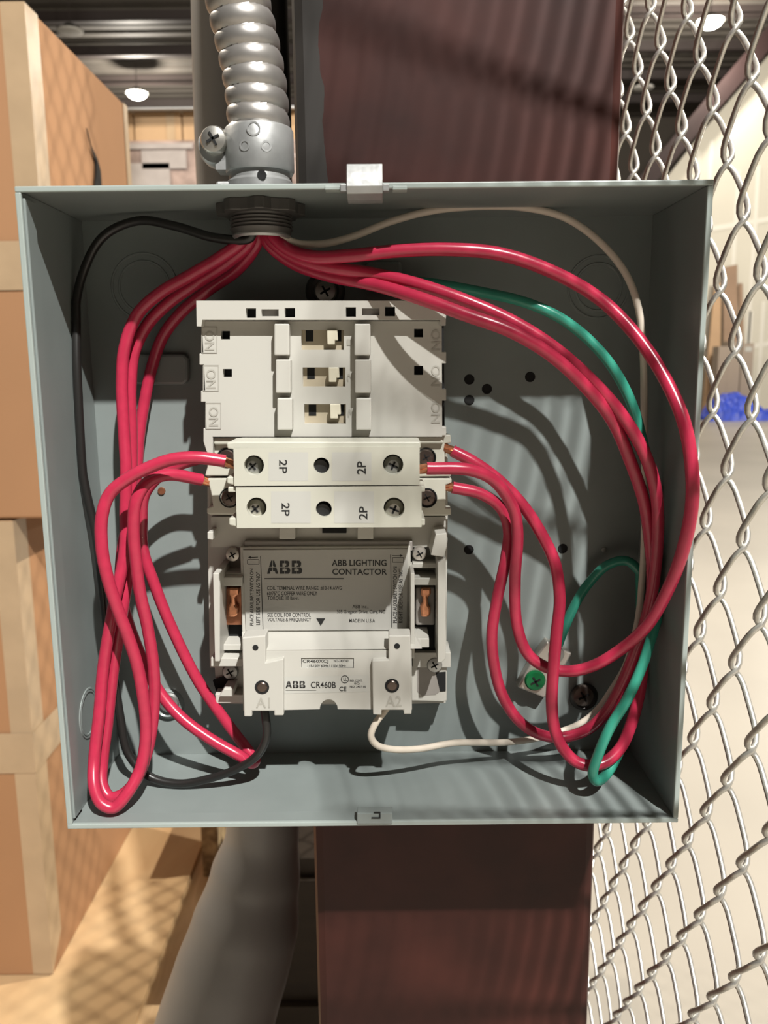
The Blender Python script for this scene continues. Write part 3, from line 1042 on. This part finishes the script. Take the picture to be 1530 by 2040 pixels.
# left bundle
wire('red_wire', [(486, 452, .037), (483, 478, .036), (440, 512, .038), (380, 548, .040), (320, 583, .043), (275, 625, .045), (249, 690, .045), (243, 760, .044), (247, 860, .041), (251, 930, .038), (250, 1010, .036), (248, 1100, .033),
     (225, 1215, .026), (206, 1330, .024), (198, 1420, .020), (188, 1510, .015), (188, 1566, .008), (202, 1600, .005), (226, 1609, .005), (254, 1580, .008), (280, 1530, .014), (291, 1460, .017), (284, 1380, .017), (272, 1320, .016), (254, 1265, .014), (235, 1215, .012), (214, 1150, .010), (203, 1090, .010), (203, 1030, .011), (218, 985, .013), (252, 955, .014), (300, 930, .015), (345, 915, .015), (395, 912, .016), (449, 919, .018)],
     RW, REDW, 'red wire looping lowest in the left bundle to the upper pole terminal', ends=[((446, 919, .018), (466, 926, .018))])
wire('red_wire', [(500, 452, .040), (498, 480, .040), (455, 522, .044), (395, 562, .047), (340, 600, .050), (295, 645, .052), (268, 700, .052), (260, 770, .050), (262, 860, .048), (262, 940, .045), (260, 1030, .042), (258, 1120, .039),
     (244, 1215, .033), (226, 1330, .031), (214, 1440, .028), (204, 1520, .024), (203, 1562, .019), (218, 1588, .016), (242, 1584, .016), (270, 1556, .018), (295, 1490, .023), (307, 1400, .026), (306, 1330, .026), (294, 1250, .025), (279, 1180, .023), (270, 1110, .021), (266, 1050, .020), (272, 995, .020), (295, 960, .023), (335, 946, .029), (402, 956, .038)],
     RW, REDW, 'red wire of the left bundle to the lower left terminal, inner of two low loops', ends=[((399, 956, .038), (424, 962, .040))])
wire('red_wire', [(512, 452, .044), (512, 482, .045), (475, 535, .052), (415, 578, .058), (362, 622, .063), (325, 670, .066), (303, 730, .067), (288, 800, .066), (277, 870, .063), (272, 940, .060), (262, 1010, .057), (246, 1080, .054), (240, 1160, .051), (250, 1222, .050), (282, 1310, .047), (316, 1376, .044), (362, 1430, .040), (425, 1476, .036), (478, 1506, .034), (500, 1520, .036), (508, 1514, .042), (490, 1490, .047), (452, 1440, .050),
     (395, 1357, .051), (340, 1246, .051), (306, 1160, .050), (286, 1100, .050), (282, 1040, .048), (288, 985, .046), (318, 948, .046), (360, 925, .046), (430, 905, .041)],
     RW, REDW, 'red wire of the left bundle sweeping out under the white contactor and back')
# right bundle
wire('red_wire', [(540, 452, .036), (548, 474, .035), (580, 500, .032), (628, 512, .026), (700, 509, .021), (800, 499, .0175), (900, 497, .016), (1000, 507, .016), (1110, 546, .017), (1200, 600, .018), (1270, 672, .012), (1325, 755, .003), (1362, 840, -.006), (1377, 920, -.0085), (1379, 1000, -.0085), (1365, 1080, -.006), (1335, 1165, .004), (1290, 1245, .016), (1243, 1289, .026), (1187, 1324, .031), (1136, 1337, .035), (1090, 1330, .038), (1052, 1303, .040), (1030, 1245, .040), (1026, 1154, .037), (1031, 1060, .033), (1022, 1012, .030), (985, 958, .024), (935, 936, .020), (850, 933, .018)],
     RW, REDW, 'red wire arching highest and widest round the right side of the box', ends=[((853, 933, .018), (828, 936, .018))])
wire('red_wire', [(530, 452, .040), (540, 478, .039), (585, 512, .036), (650, 531, .029), (740, 545, .026), (830, 566, .019), (930, 600, .014), (1020, 640, .012), (1100, 690, .011), (1175, 755, .011), (1235, 822, .012), (1280, 895, .014), (1305, 970, .018), (1311, 1050, .024), (1303, 1154, .030), (1290, 1223, .033), (1267, 1292, .037), (1239, 1362, .041), (1208, 1417, .045), (1172, 1452, .048), (1122, 1469, .049), (1073, 1462, .048), (1032, 1434, .047), (1000, 1383, .045), (985, 1327, .043), (980, 1265, .042), (990, 1195, .042), (1008, 1110, .042), (1013, 1055, .042), (998, 1012, .042), (958, 984, .041), (901, 971, .040)],
     RW, REDW, 'red wire of the right bundle ending at the lower right terminal', ends=[((904, 971, .040), (886, 969, .040))])
wire('red_wire', [(522, 452, .044), (534, 484, .044), (580, 522, .043), (650, 548, .036), (740, 566, .025), (830, 592, .011), (930, 628, .004), (1018, 660, .002), (1097, 707, .003), (1165, 769, .007), (1220, 838, .014), (1256, 920, .021), (1283, 1000, .025), (1295, 1080, .031), (1300, 1150, .036), (1294, 1235, .037), (1284, 1300, .036), (1275, 1375, .033), (1258, 1441, .029), (1236, 1490, .025), (1206, 1518, .022), (1174, 1525, .021), (1147, 1517, .022), (1121, 1490, .024), (1104, 1448, .026), (1099, 1396, .027), (1103, 1327, .028), (1109, 1258, .030), (1115, 1194, .032), (1106, 1124, .034), (1082, 1070, .036), (1044, 1010, .037), (994, 957, .038), (943, 920, .038), (901, 898, .039)],
     RW, REDW, 'red wire of the right bundle crossing in front of the grounding lug', ends=[((904, 899, .039), (884, 891, .039))])
wire('green_wire', [(548, 452, .046), (562, 490, .049), (620, 530, .054), (700, 548, .057), (780, 556, .057), (870, 566, .055), (960, 582, .051), (1045, 602, .041), (1110, 630, .039), (1165, 670, .039), (1210, 718, .037), (1240, 765, .036), (1264, 820, .036), (1285, 900, .038), (1312, 990, .040), (1326, 1080, .040), (1322, 1160, .036), (1312, 1220, .030), (1296, 1275, .024), (1276, 1335, .019), (1250, 1392, .016), (1216, 1448, .014), (1193, 1500, .013), (1181, 1540, .013), (1188, 1556, .016), (1206, 1545, .022), (1232, 1500, .031), (1262, 1420, .041), (1285, 1330, .049), (1296, 1240, .055), (1286, 1160, .059), (1250, 1118, .062), (1210, 1126, .064), (1177, 1157, .066), (1154, 1189, .066), (1130, 1238, .066), (1112, 1285, .067)],
     .0027, GREENW, 'green ground wire running down the right side to the grounding lug', ends=[])
wire('white_wire', [(556, 452, .034), (562, 470, .034), (590, 484, .036), (640, 486, .040), (700, 472, .044), (780, 441, .048), (860, 420, .050), (960, 411, .050), (1055, 415, .050), (1130, 436, .049), (1200, 487, .043), (1248, 548, .039), (1272, 615, .037), (1281, 700, .039), (1283, 800, .044), (1284, 920, .050), (1284, 1050, .052), (1279, 1154, .053), (1270, 1240, .054), (1246, 1327, .056), (1220, 1372, .058), (1192, 1412, .060), (1158, 1440, .062), (1118, 1457, .062), (1068, 1471, .060), (1004, 1479, .054), (905, 1480, .045), (833, 1492, .037), (776, 1492, .030), (749, 1483, .026), (739, 1465, .024), (748, 1441, .024), (768, 1414, .026), (780, 1395, .028)],
     .00185, WHITEW, 'thin white wire arching along the top and down the right side of the box')
wire('black_wire', [(505, 455, .030), (498, 474, .031), (430, 474, .038), (350, 451, .045), (275, 440, .050), (205, 472, .053), (165, 545, .053), (148, 630, .050), (144, 720, .046), (150, 820, .044), (158, 900, .043), (172, 980, .043), (190, 1060, .043), (203, 1160, .043), (214, 1260, .043), (228, 1350, .042), (240, 1430, .040), (255, 1500, .038), (295, 1545, .036), (354, 1561, .034), (421, 1550, .032), (475, 1530, .030), (513, 1504, .028), (531, 1468, .027), (529, 1428, .027), (524, 1400, .028)],
     .00225, BLACKW, 'black wire running down the left side and along the bottom of the box')

# ================================================================== CHAIN LINK FENCE
XF, TH = .2076, .0059
HP, VP = .0545, .072
S0F, Z0F = -.20672, .2957 + Z0
fence = thing('chain_link_fence', 'galvanised chain link fence running back past the right side of the box', 'fence', (XF, 0, 0))
def make_wire(flip):
    mb = MB()
    pts = []
    N = 20
    nper = 60  # unseen upper part made taller to dim the key light beyond
    a = HP / 4 + .0012
    for k in range(nper * N + 1):
        u = k / N
        f = u % 1.0
        tri = 1 - 4 * abs(f - .5)                 # -1 at f=0, 1 at f=.5
        c = -math.cos(2 * math.pi * f)
        s = a * (.62 * tri + .38 * c)
        nrm = -.0044 * math.tanh(2.2 * math.sin(2 * math.pi * f)) / math.tanh(2.2)
        pts.append(Vector((nrm, -s, u * VP)))
    mb.tube(pts, .00172, seg=7)
    me = bpy.data.meshes.new('wire')
    mb.b.to_mesh(me)
    mb.b.free()
    me.materials.append(GALV)
    me.polygons.foreach_set('use_smooth', [True] * len(me.polygons))
    return me
wm = make_wire(False)
zbase = Z0F - 19 * VP
# nodes sit at i+j even; wire k spans columns k and k+1, touching column k where j has the parity of k
for k in range(-46, 27):
    s_mid = S0F + (k + .5) * HP / 2
    o = bpy.data.objects.new('wire', wm)
    COL.objects.link(o)
    o.parent = fence
    off = (k % 2) * VP / 2
    # u=0 is the bend on the column-k side
    o.location = Vector((-math.sin(TH) * s_mid, -s_mid, zbase + off - VP * 2 + VP * 1.0))
# (fence tie rail out of the picture is left out)

# ================================================================== PIPES BEHIND
mb = MB()
ctr = [P(*q) for q in ((440, -500, .36), (443, 0, .36), (452, 360, .36), (488, 1000, .36), (522, 1560, .36), (523, 1660, .36), (508, 1750, .355), (487, 1850, .345), (456, 1950, .335), (425, 2050, .325), (380, 2200, .31))]
rad = [.0255, .0255, .0255, .026, .034, .0355, .044, .052, .055, .0565, .0565]
sm = smooth_path(ctr, 10)
rs = []
for i in range(len(rad) - 1):
    for k in range(10):
        q = k / 10
        q = q * q * (3 - 2 * q)
        rs.append(rad[i] * (1 - q) + rad[i + 1] * q)
rs.append(rad[-1])
mb.tube(sm, .02, seg=36, rfun=lambda s, a, u: rs[min(len(rs) - 1, int(round(u * (len(rs) - 1))))])
tag(mb.build('grey_pipe', PIPEM, smooth=True), 'grey pipe behind the box, widening and bending left below it', 'pipe')
mb = MB()
mb.tube(smooth_path([P(548, -300, .33), P(549, 0, .33), P(556, 200, .33), P(560, 420, .33), P(575, 900, .33), P(590, 1500, .34)], 8), .0095, seg=16)
tag(mb.build('black_cable', BLACKW, smooth=True), 'thick black cable hanging straight between the ribbed conduit and the column', 'cable')

# ================================================================== CARTONS ON THE LEFT
YCt = 1.0
c_lo = P(93, 1943, YCt)
ZD = c_lo.z                                       # top of the plywood deck
depth = .52
top_lo = P(38, 1033, YCt).z
def carton(name, xr, xl, y0, y1, z0, z1, label, band=True, mcard=CARD, tapes=True, group=None):
    r = thing(name, label, 'cardboard box', ((xr + xl) / 2, (y0 + y1) / 2, z0), group)
    mb = MB()
    mb.box((xl, y0, z0), (xr, y1, z1))
    mb.build('carton_body', mcard, r, bevel=.004)
    e = .0012
    zm = z0 + (z1 - z0) * .515
    if tapes:
        mb = MB()                                 # upright edge tape folded round the corner
        wf, ws = .036, .05
        mb.face([(xr - wf, y0 - e, z0 + .004), (xr + e, y0 - e, z0 + .004), (xr + e, y0 - e, z1), (xr - wf, y0 - e, z1)])
        mb.face([(xr + e, y0 - e, z0 + .004), (xr + e, y0 + ws, z0 + .06), (xr + e, y0 + ws, z1), (xr + e, y0 - e, z1)])
        mb.build('edge_tape', TAPE, r)
        mb = MB()
        mb.face([(xr + e, y1 - .03, z0 + .004), (xr + e, y1, z0 + .004), (xr + e, y1, z1), (xr + e, y1 - .03, z1)])
        mb.build('edge_tape', TAPE, r)
    if band:
        mb = MB()
        hb = .038
        e2 = e * 2
        mb.face([(xl, y0 - e2, zm - hb), (xr + e2, y0 - e2, zm - hb), (xr + e2, y0 - e2, zm + hb), (xl, y0 - e2, zm + hb)])
        mb.face([(xr + e2, y0 - e2, zm - hb), (xr + e2, y0 + .13, zm - hb * .9), (xr + e2, y0 + .16, zm + hb * .2), (xr + e2, y0 + .13, zm + hb), (xr + e2, y0 - e2, zm + hb)])
        mb.build('seam_tape', TAPE, r)
    return r
xr_lo = P(66, 1500, YCt).x
carton('shipping_carton', xr_lo, xr_lo - .62, YCt, YCt + depth, ZD, top_lo - .004, 'lower of two tall taped cardboard cartons on the plywood, left edge')
xr_up = P(62, 200, YCt).x
z_up = P(57, 3, YCt).z
up = carton('shipping_carton', xr_up, xr_up - .62, YCt, YCt + depth, top_lo, z_up, 'upper of two tall taped cardboard cartons at left, torn on its side')
# tear in the side of the upper carton: a curled dark slit
mb = MB()
def on_side(px, py):
    d = ray(px, py)
    return CAM + d * ((xr_up + .003 - CAM.x) / d.x)
mb.prism([on_side(*q) for q in ((171, 255), (174, 270), (180, 290), (193, 318), (199, 340), (201, 372), (187, 372), (190, 345), (190, 322), (182, 300))], (.002, 0, 0))
mb.build('tear', DARKHOLE, up)

# plywood deck + pallet beneath
pr0, pr1 = PZ(410, 1660, ZD), PZ(267, 2040, ZD)
xd = (pr0.x + pr1.x) / 2
mb = MB()
sl = (pr1.x - pr0.x) / (pr1.y - pr0.y)
yA, yB = .05, 1.72
xA = pr0.x + sl * (yA - pr0.y)
xB = pr0.x + sl * (yB - pr0.y)
mb.prism([(xA, yA, ZD), (xB, yB, ZD), (-1.9, yB, ZD), (-1.9, yA, ZD)], (0, 0, -.012))
tag(mb.build('plywood_sheet', PLY), 'pale plywood sheet under the taped cartons, lower left', 'plywood')
pal = thing('wooden_pallet', 'wooden pallet carrying the plywood sheet at lower left', 'pallet', ((xA + xB) / 2 - .5, 1, 0))
zt_ = ZD - .0125
for k in range(9):
    xo = .042 - k * .19
    mb = MB()
    mb.prism([(xA + xo, yA + .005, zt_), (xB + xo, yB + .03, zt_), (xB + xo - .17, yB + .03, zt_), (xA + xo - .17, yA + .005, zt_)], (0, 0, -.02))
    mb.build('deck_board', PINE, pal)
for x in (xA - .02, -.95, -1.8):
    mb = MB()
    mb.box((x - .04, yA + .02, 0.0), (x, yB - .02, zt_ - .0205))
    mb.build('stringer', PINE, pal)

# chipboard offcut standing behind the deck
q0, q1 = P(400, 1650, 1.32), P(433, 1650, 1.32)
zc2 = P(400, 1752, 1.32).z
mb = MB()
mb.box((q0.x, 1.30, 0), (q1.x + .03, 1.62, zc2))
mb.box((q0.x + .01, 1.285, zc2 - .09), (q1.x + .03, 1.30, zc2 - .02))
tag(mb.build('shade_crate', SHADEWOOD), 'small made-up dark crate standing in for shade beside the plywood edge, under the upright chipboard', 'crate')  # crate made up to fill the dark area below the chipboard
mb = MB()
mb.box((q0.x, 1.32, zc2 + .0005), (q1.x, 1.60, P(400, 1634, 1.32).z))
chip = mat('chipboard', (.50, .37, .21), .7, noise=(40, .6, (.20, .13, .07)))
tag(mb.build('chipboard_panel', chip), 'pale flecked chipboard panel on end between the plywood edge and the grey pipe', 'board')
q0, q1 = P(597, 1650, 1.5), P(640, 1640, 1.5)
mb = MB()
mb.box((q0.x, 1.5, 0), (q1.x + .3, 2.0, P(600, 1600, 1.5).z))
mb2 = thing('small_carton', 'small cardboard carton glimpsed between the grey pipe and the red column', 'cardboard box', (q0.x + .2, 1.75, 0))
mb.build('carton_body', CARD2, mb2)
mb = MB()
a, b, c = P(593, 1692, 1.47), P(622, 1680, 1.47), P(622, 1684, 1.47)
mb.prism([a, b, c, P(594, 1695, 1.47)], (0, .03, 0))
mb.build('carton_flap', LABELW, mb2)
mb = MB()
mb.box((-.215, 1.0, 0), (.15, 1.40, .465))
mb.box((-.215, .985, .08), (.15, 1.0, .17))
mb.box((-.215, .985, .36), (.15, 1.0, .43))
tag(mb.build('shade_crate', SHADEWOOD), 'made-up dark crate standing in for the shade low behind the red column', 'crate')  # crate added to cover the bright floor with a dark, shaded tone
# ================================================================== FAR STACK ON THE LEFT
YS = 6.0
zt1, zt0 = P(300, 222, YS).z, P(300, 284, YS).z
xa = P(205, 250, YS).x
seams = [P(q, 250, YS).x for q in (205, 266, 362, 470, 600, 700)]
for i, (p, q) in enumerate(zip(seams, seams[1:])):
    lab = ['narrow far cardboard carton at the left end of the high row', 'far cardboard carton with a pale tape strip, second in the high row',
           'far cardboard carton behind the grey pipe in the high row', 'far cardboard carton seen between ribbed conduit and red column', 'far cardboard carton hidden mostly by the red column'][i]
    if i == 4:
        continue
    r = thing('stacked_carton', lab, 'cardboard box', ((p + q) / 2, YS + .5, zt0), 'far cartons in the high row')
    mb = MB()
    mb.box((p + .004, YS, zt0), (q - .004, YS + 1, zt1))
    mb.build('carton_body', CARD2, r, bevel=.01)
    if i in (1, 2):
        mb = MB()
        x_ = q - .05
        mb.box((x_ - .06, YS - .004, zt0 + .005), (x_, YS - .0005, zt1 - .01))
        mb.build('edge_tape', TAPE, r)
mb = MB()
zr = P(300, 213, YS - .1).z
mb.box((seams[0] - .05, YS - .05, zt1 + .002), (seams[4], YS + .02, zr))
mb.box((seams[0] - .05, YS - .09, zr - .012), (seams[4], YS - .05, zr))
tag(mb.build('metal_strip', RACK), 'bright metal edge strip lying on the far high row of cartons', 'metal strip')
r = thing('wrapped_load', 'shrink wrapped brown load with pale sheets under the far high row of cartons', 'wrapped goods', (seams[1], YS + .5, 0))
mb = MB()
mb.box((seams[0], YS - .1, 0), (seams[4], YS + 1.0, zt0 - .004))
mb.build('wrapped_stack', WRAP, r, bevel=.03)
for x0_, y0_, x1_, y1_ in ((222, 287, 384, 296), (282, 300, 372, 336), (228, 326, 340, 372)):
    mb = MB()
    a, b = P(x0_, y0_, YS - .104), P(x1_, y1_, YS - .104)
    mb.box((a.x, YS - .112, b.z), (b.x, YS - .103, a.z))
    mb.build('paper_sheet', WRAPL, r)

# ================================================================== FAR RIGHT: boards, cartons, tarp by the wall
def lean(name, poly, Yb_, lean_, material, label, cat):
    mb = MB()
    base = [P(x, y, Yb_) for x, y in poly]
    zmin = min(p.z for p in base)
    zmax = max(p.z for p in base)
    base = [Vector((p.x, Yb_ + lean_ * (p.z - zmin) / (zmax - zmin), max(p.z, .002))) for p in base]
    mb.prism(base, (0, .06, 0))
    return tag(mb.build(name, material), label, cat)
YR = 21.4
BRD = mat('tan_board', (.46, .29, .16), .6, noise=(1.2, .15))
BRD2 = mat('brown_board', (.30, .19, .12), .6, noise=(1.2, .2))
lean('leaning_board', [(1398, 838), (1433, 838), (1462, 558), (1450, 556)], YR, .8, BRD, 'tall tan board leaning on the white wall, leftmost and slanting', 'board')
lean('leaning_board', [(1440, 838), (1470, 838), (1492, 520), (1464, 526)], YR + .15, .7, BRD2, 'tall tan board leaning on the white wall behind the pale cartons', 'board')
lean('leaning_board', [(1475, 838), (1484, 838), (1498, 560), (1490, 560)], YR + .3, .55, BRD2, 'narrow dark board leaning on the white wall, rightmost of three', 'board')
GREYC = mat('grey_brown_carton', (.30, .24, .19), .7)
for x0_, x1_, y_, lab in ((1432, 1452, 690, 'grey brown tall carton by the white wall, left of three'), (1452, 1478, 680, 'grey brown tall carton by the white wall, middle of three'), (1479, 1503, 684, 'grey brown tall carton with a pale label, right of three by the wall')):
    a, b = P(x0_, y_, YR - .6), P(x1_, y_, YR - .6)
    r = thing('tall_carton', lab, 'cardboard box', ((a.x + b.x) / 2, YR - .4, 0), 'tall cartons by the white wall')
    mb = MB()
    mb.box((a.x + .005, YR - .6, 0), (b.x - .005, YR - .2, a.z))
    mb.build('carton_body', GREYC, r)
    if x0_ == 1479:
        p, q = P(1485, 691, YR - .61), P(1498, 700, YR - .61)
        mb = MB()
        mb.box((p.x, YR - .606, q.z), (q.x, YR - .6005, p.z))
        mb.build('paper_label', LABELW, r)
a, b = P(1390, 640, YR - .9), P(1403, 640, YR - .9)
mb = MB()
mb.box((a.x, YR - .9, 0), (b.x, YR - .5, a.z))
tag(mb.build('wide_carton', BRD), 'tan cardboard carton standing behind the slanting board by the wall', 'cardboard box')
# crumpled tarp
bm = bmesh.new()
nx, ny = 60, 16
a, b = P(1392, 834, YR - 1.6), P(1640, 834, YR - 1.6)
V = []
for j in range(ny + 1):
    row = []
    for i in range(nx + 1):
        u, v = i / nx, j / ny
        x = a.x + (b.x - a.x) * u
        y = YR - 2.3 + 1.3 * v
        env = math.sin(math.pi * min(1, max(0, v))) ** .6 * (.35 + .25 * math.sin(u * 7 + .6) + .18 * math.sin(u * 17 + v * 5)) * min(1, u * 8)
        z = max(0, env) * .95 + random.uniform(0, .05) * (1 if 0 < v < 1 else 0)
        row.append(bm.verts.new((x + random.uniform(-.03, .03), y, z + .003)))
    V.append(row)
for j in range(ny):
    for i in range(nx):
        bm.faces.new((V[j][i], V[j][i + 1], V[j + 1][i + 1], V[j + 1][i]))
mb = MB()
mb.b.free()
mb.b = bm
tag(mb.build('crumpled_tarp', TARP), 'crumpled bright blue tarp on the floor by the far white wall', 'tarp')

# ================================================================== HIGH BAY LAMPS
def lampfix(px, py, lit, label):
    zL = 9.55
    p = PZ(px, py, zL)
    r = thing('high_bay_lamp', label, 'ceiling lamp', (p.x, p.y, zL), 'high bay lamps')
    mb = MB()
    mb.lathe(p + Vector((0, 0, .05)), (0, 0, 1), [(0.33, 0.0), (0.315, 0.026), (0.18, 0.065), (0.12, 0.156), (0.0, 0.169)], 28)
    mb.build('housing', LAMPB, r, smooth=True)
    mb = MB()
    if lit:
        mb.lathe(p + Vector((0, 0, -.10)), (0, 0, 1), [(0.0, 0.0), (0.15, 0.013), (0.255, 0.078), (0.3, 0.182), (0.0, 0.189)], 28)
    else:
        mb.lathe(p + Vector((0, 0, -.0)), (0, 0, 1), [(0.0, 0.0), (0.21, 0.005), (0.3, 0.026), (0.315, 0.058), (0.0, 0.06)], 28)
    mb.build('diffuser', LAMPON if lit else LAMPOFF, r, smooth=True)
    mb = MB()
    mb.tube([p + Vector((0, 0, .18)), (p.x, p.y, ROOF)], .012, seg=8)
    mb.build('hanger_rod', PURL, r)
    return p
for px, py, lit, lab in ((273, 190, True, 'lit high bay lamp above the far cartons at left'), (140, 66, False, 'unlit pale high bay lamp above the near carton at left'),
                         (1415, 47, True, 'brilliant lit high bay lamp behind the fence at upper right'), (1281, 178, False, 'unlit pale high bay lamp behind the fence just right of the column')):
    p = lampfix(px, py, lit, lab)
    if lit:
        point_light('point_light', (p.x, p.y, p.z - .5), 800, (1, .92, .80), .15)
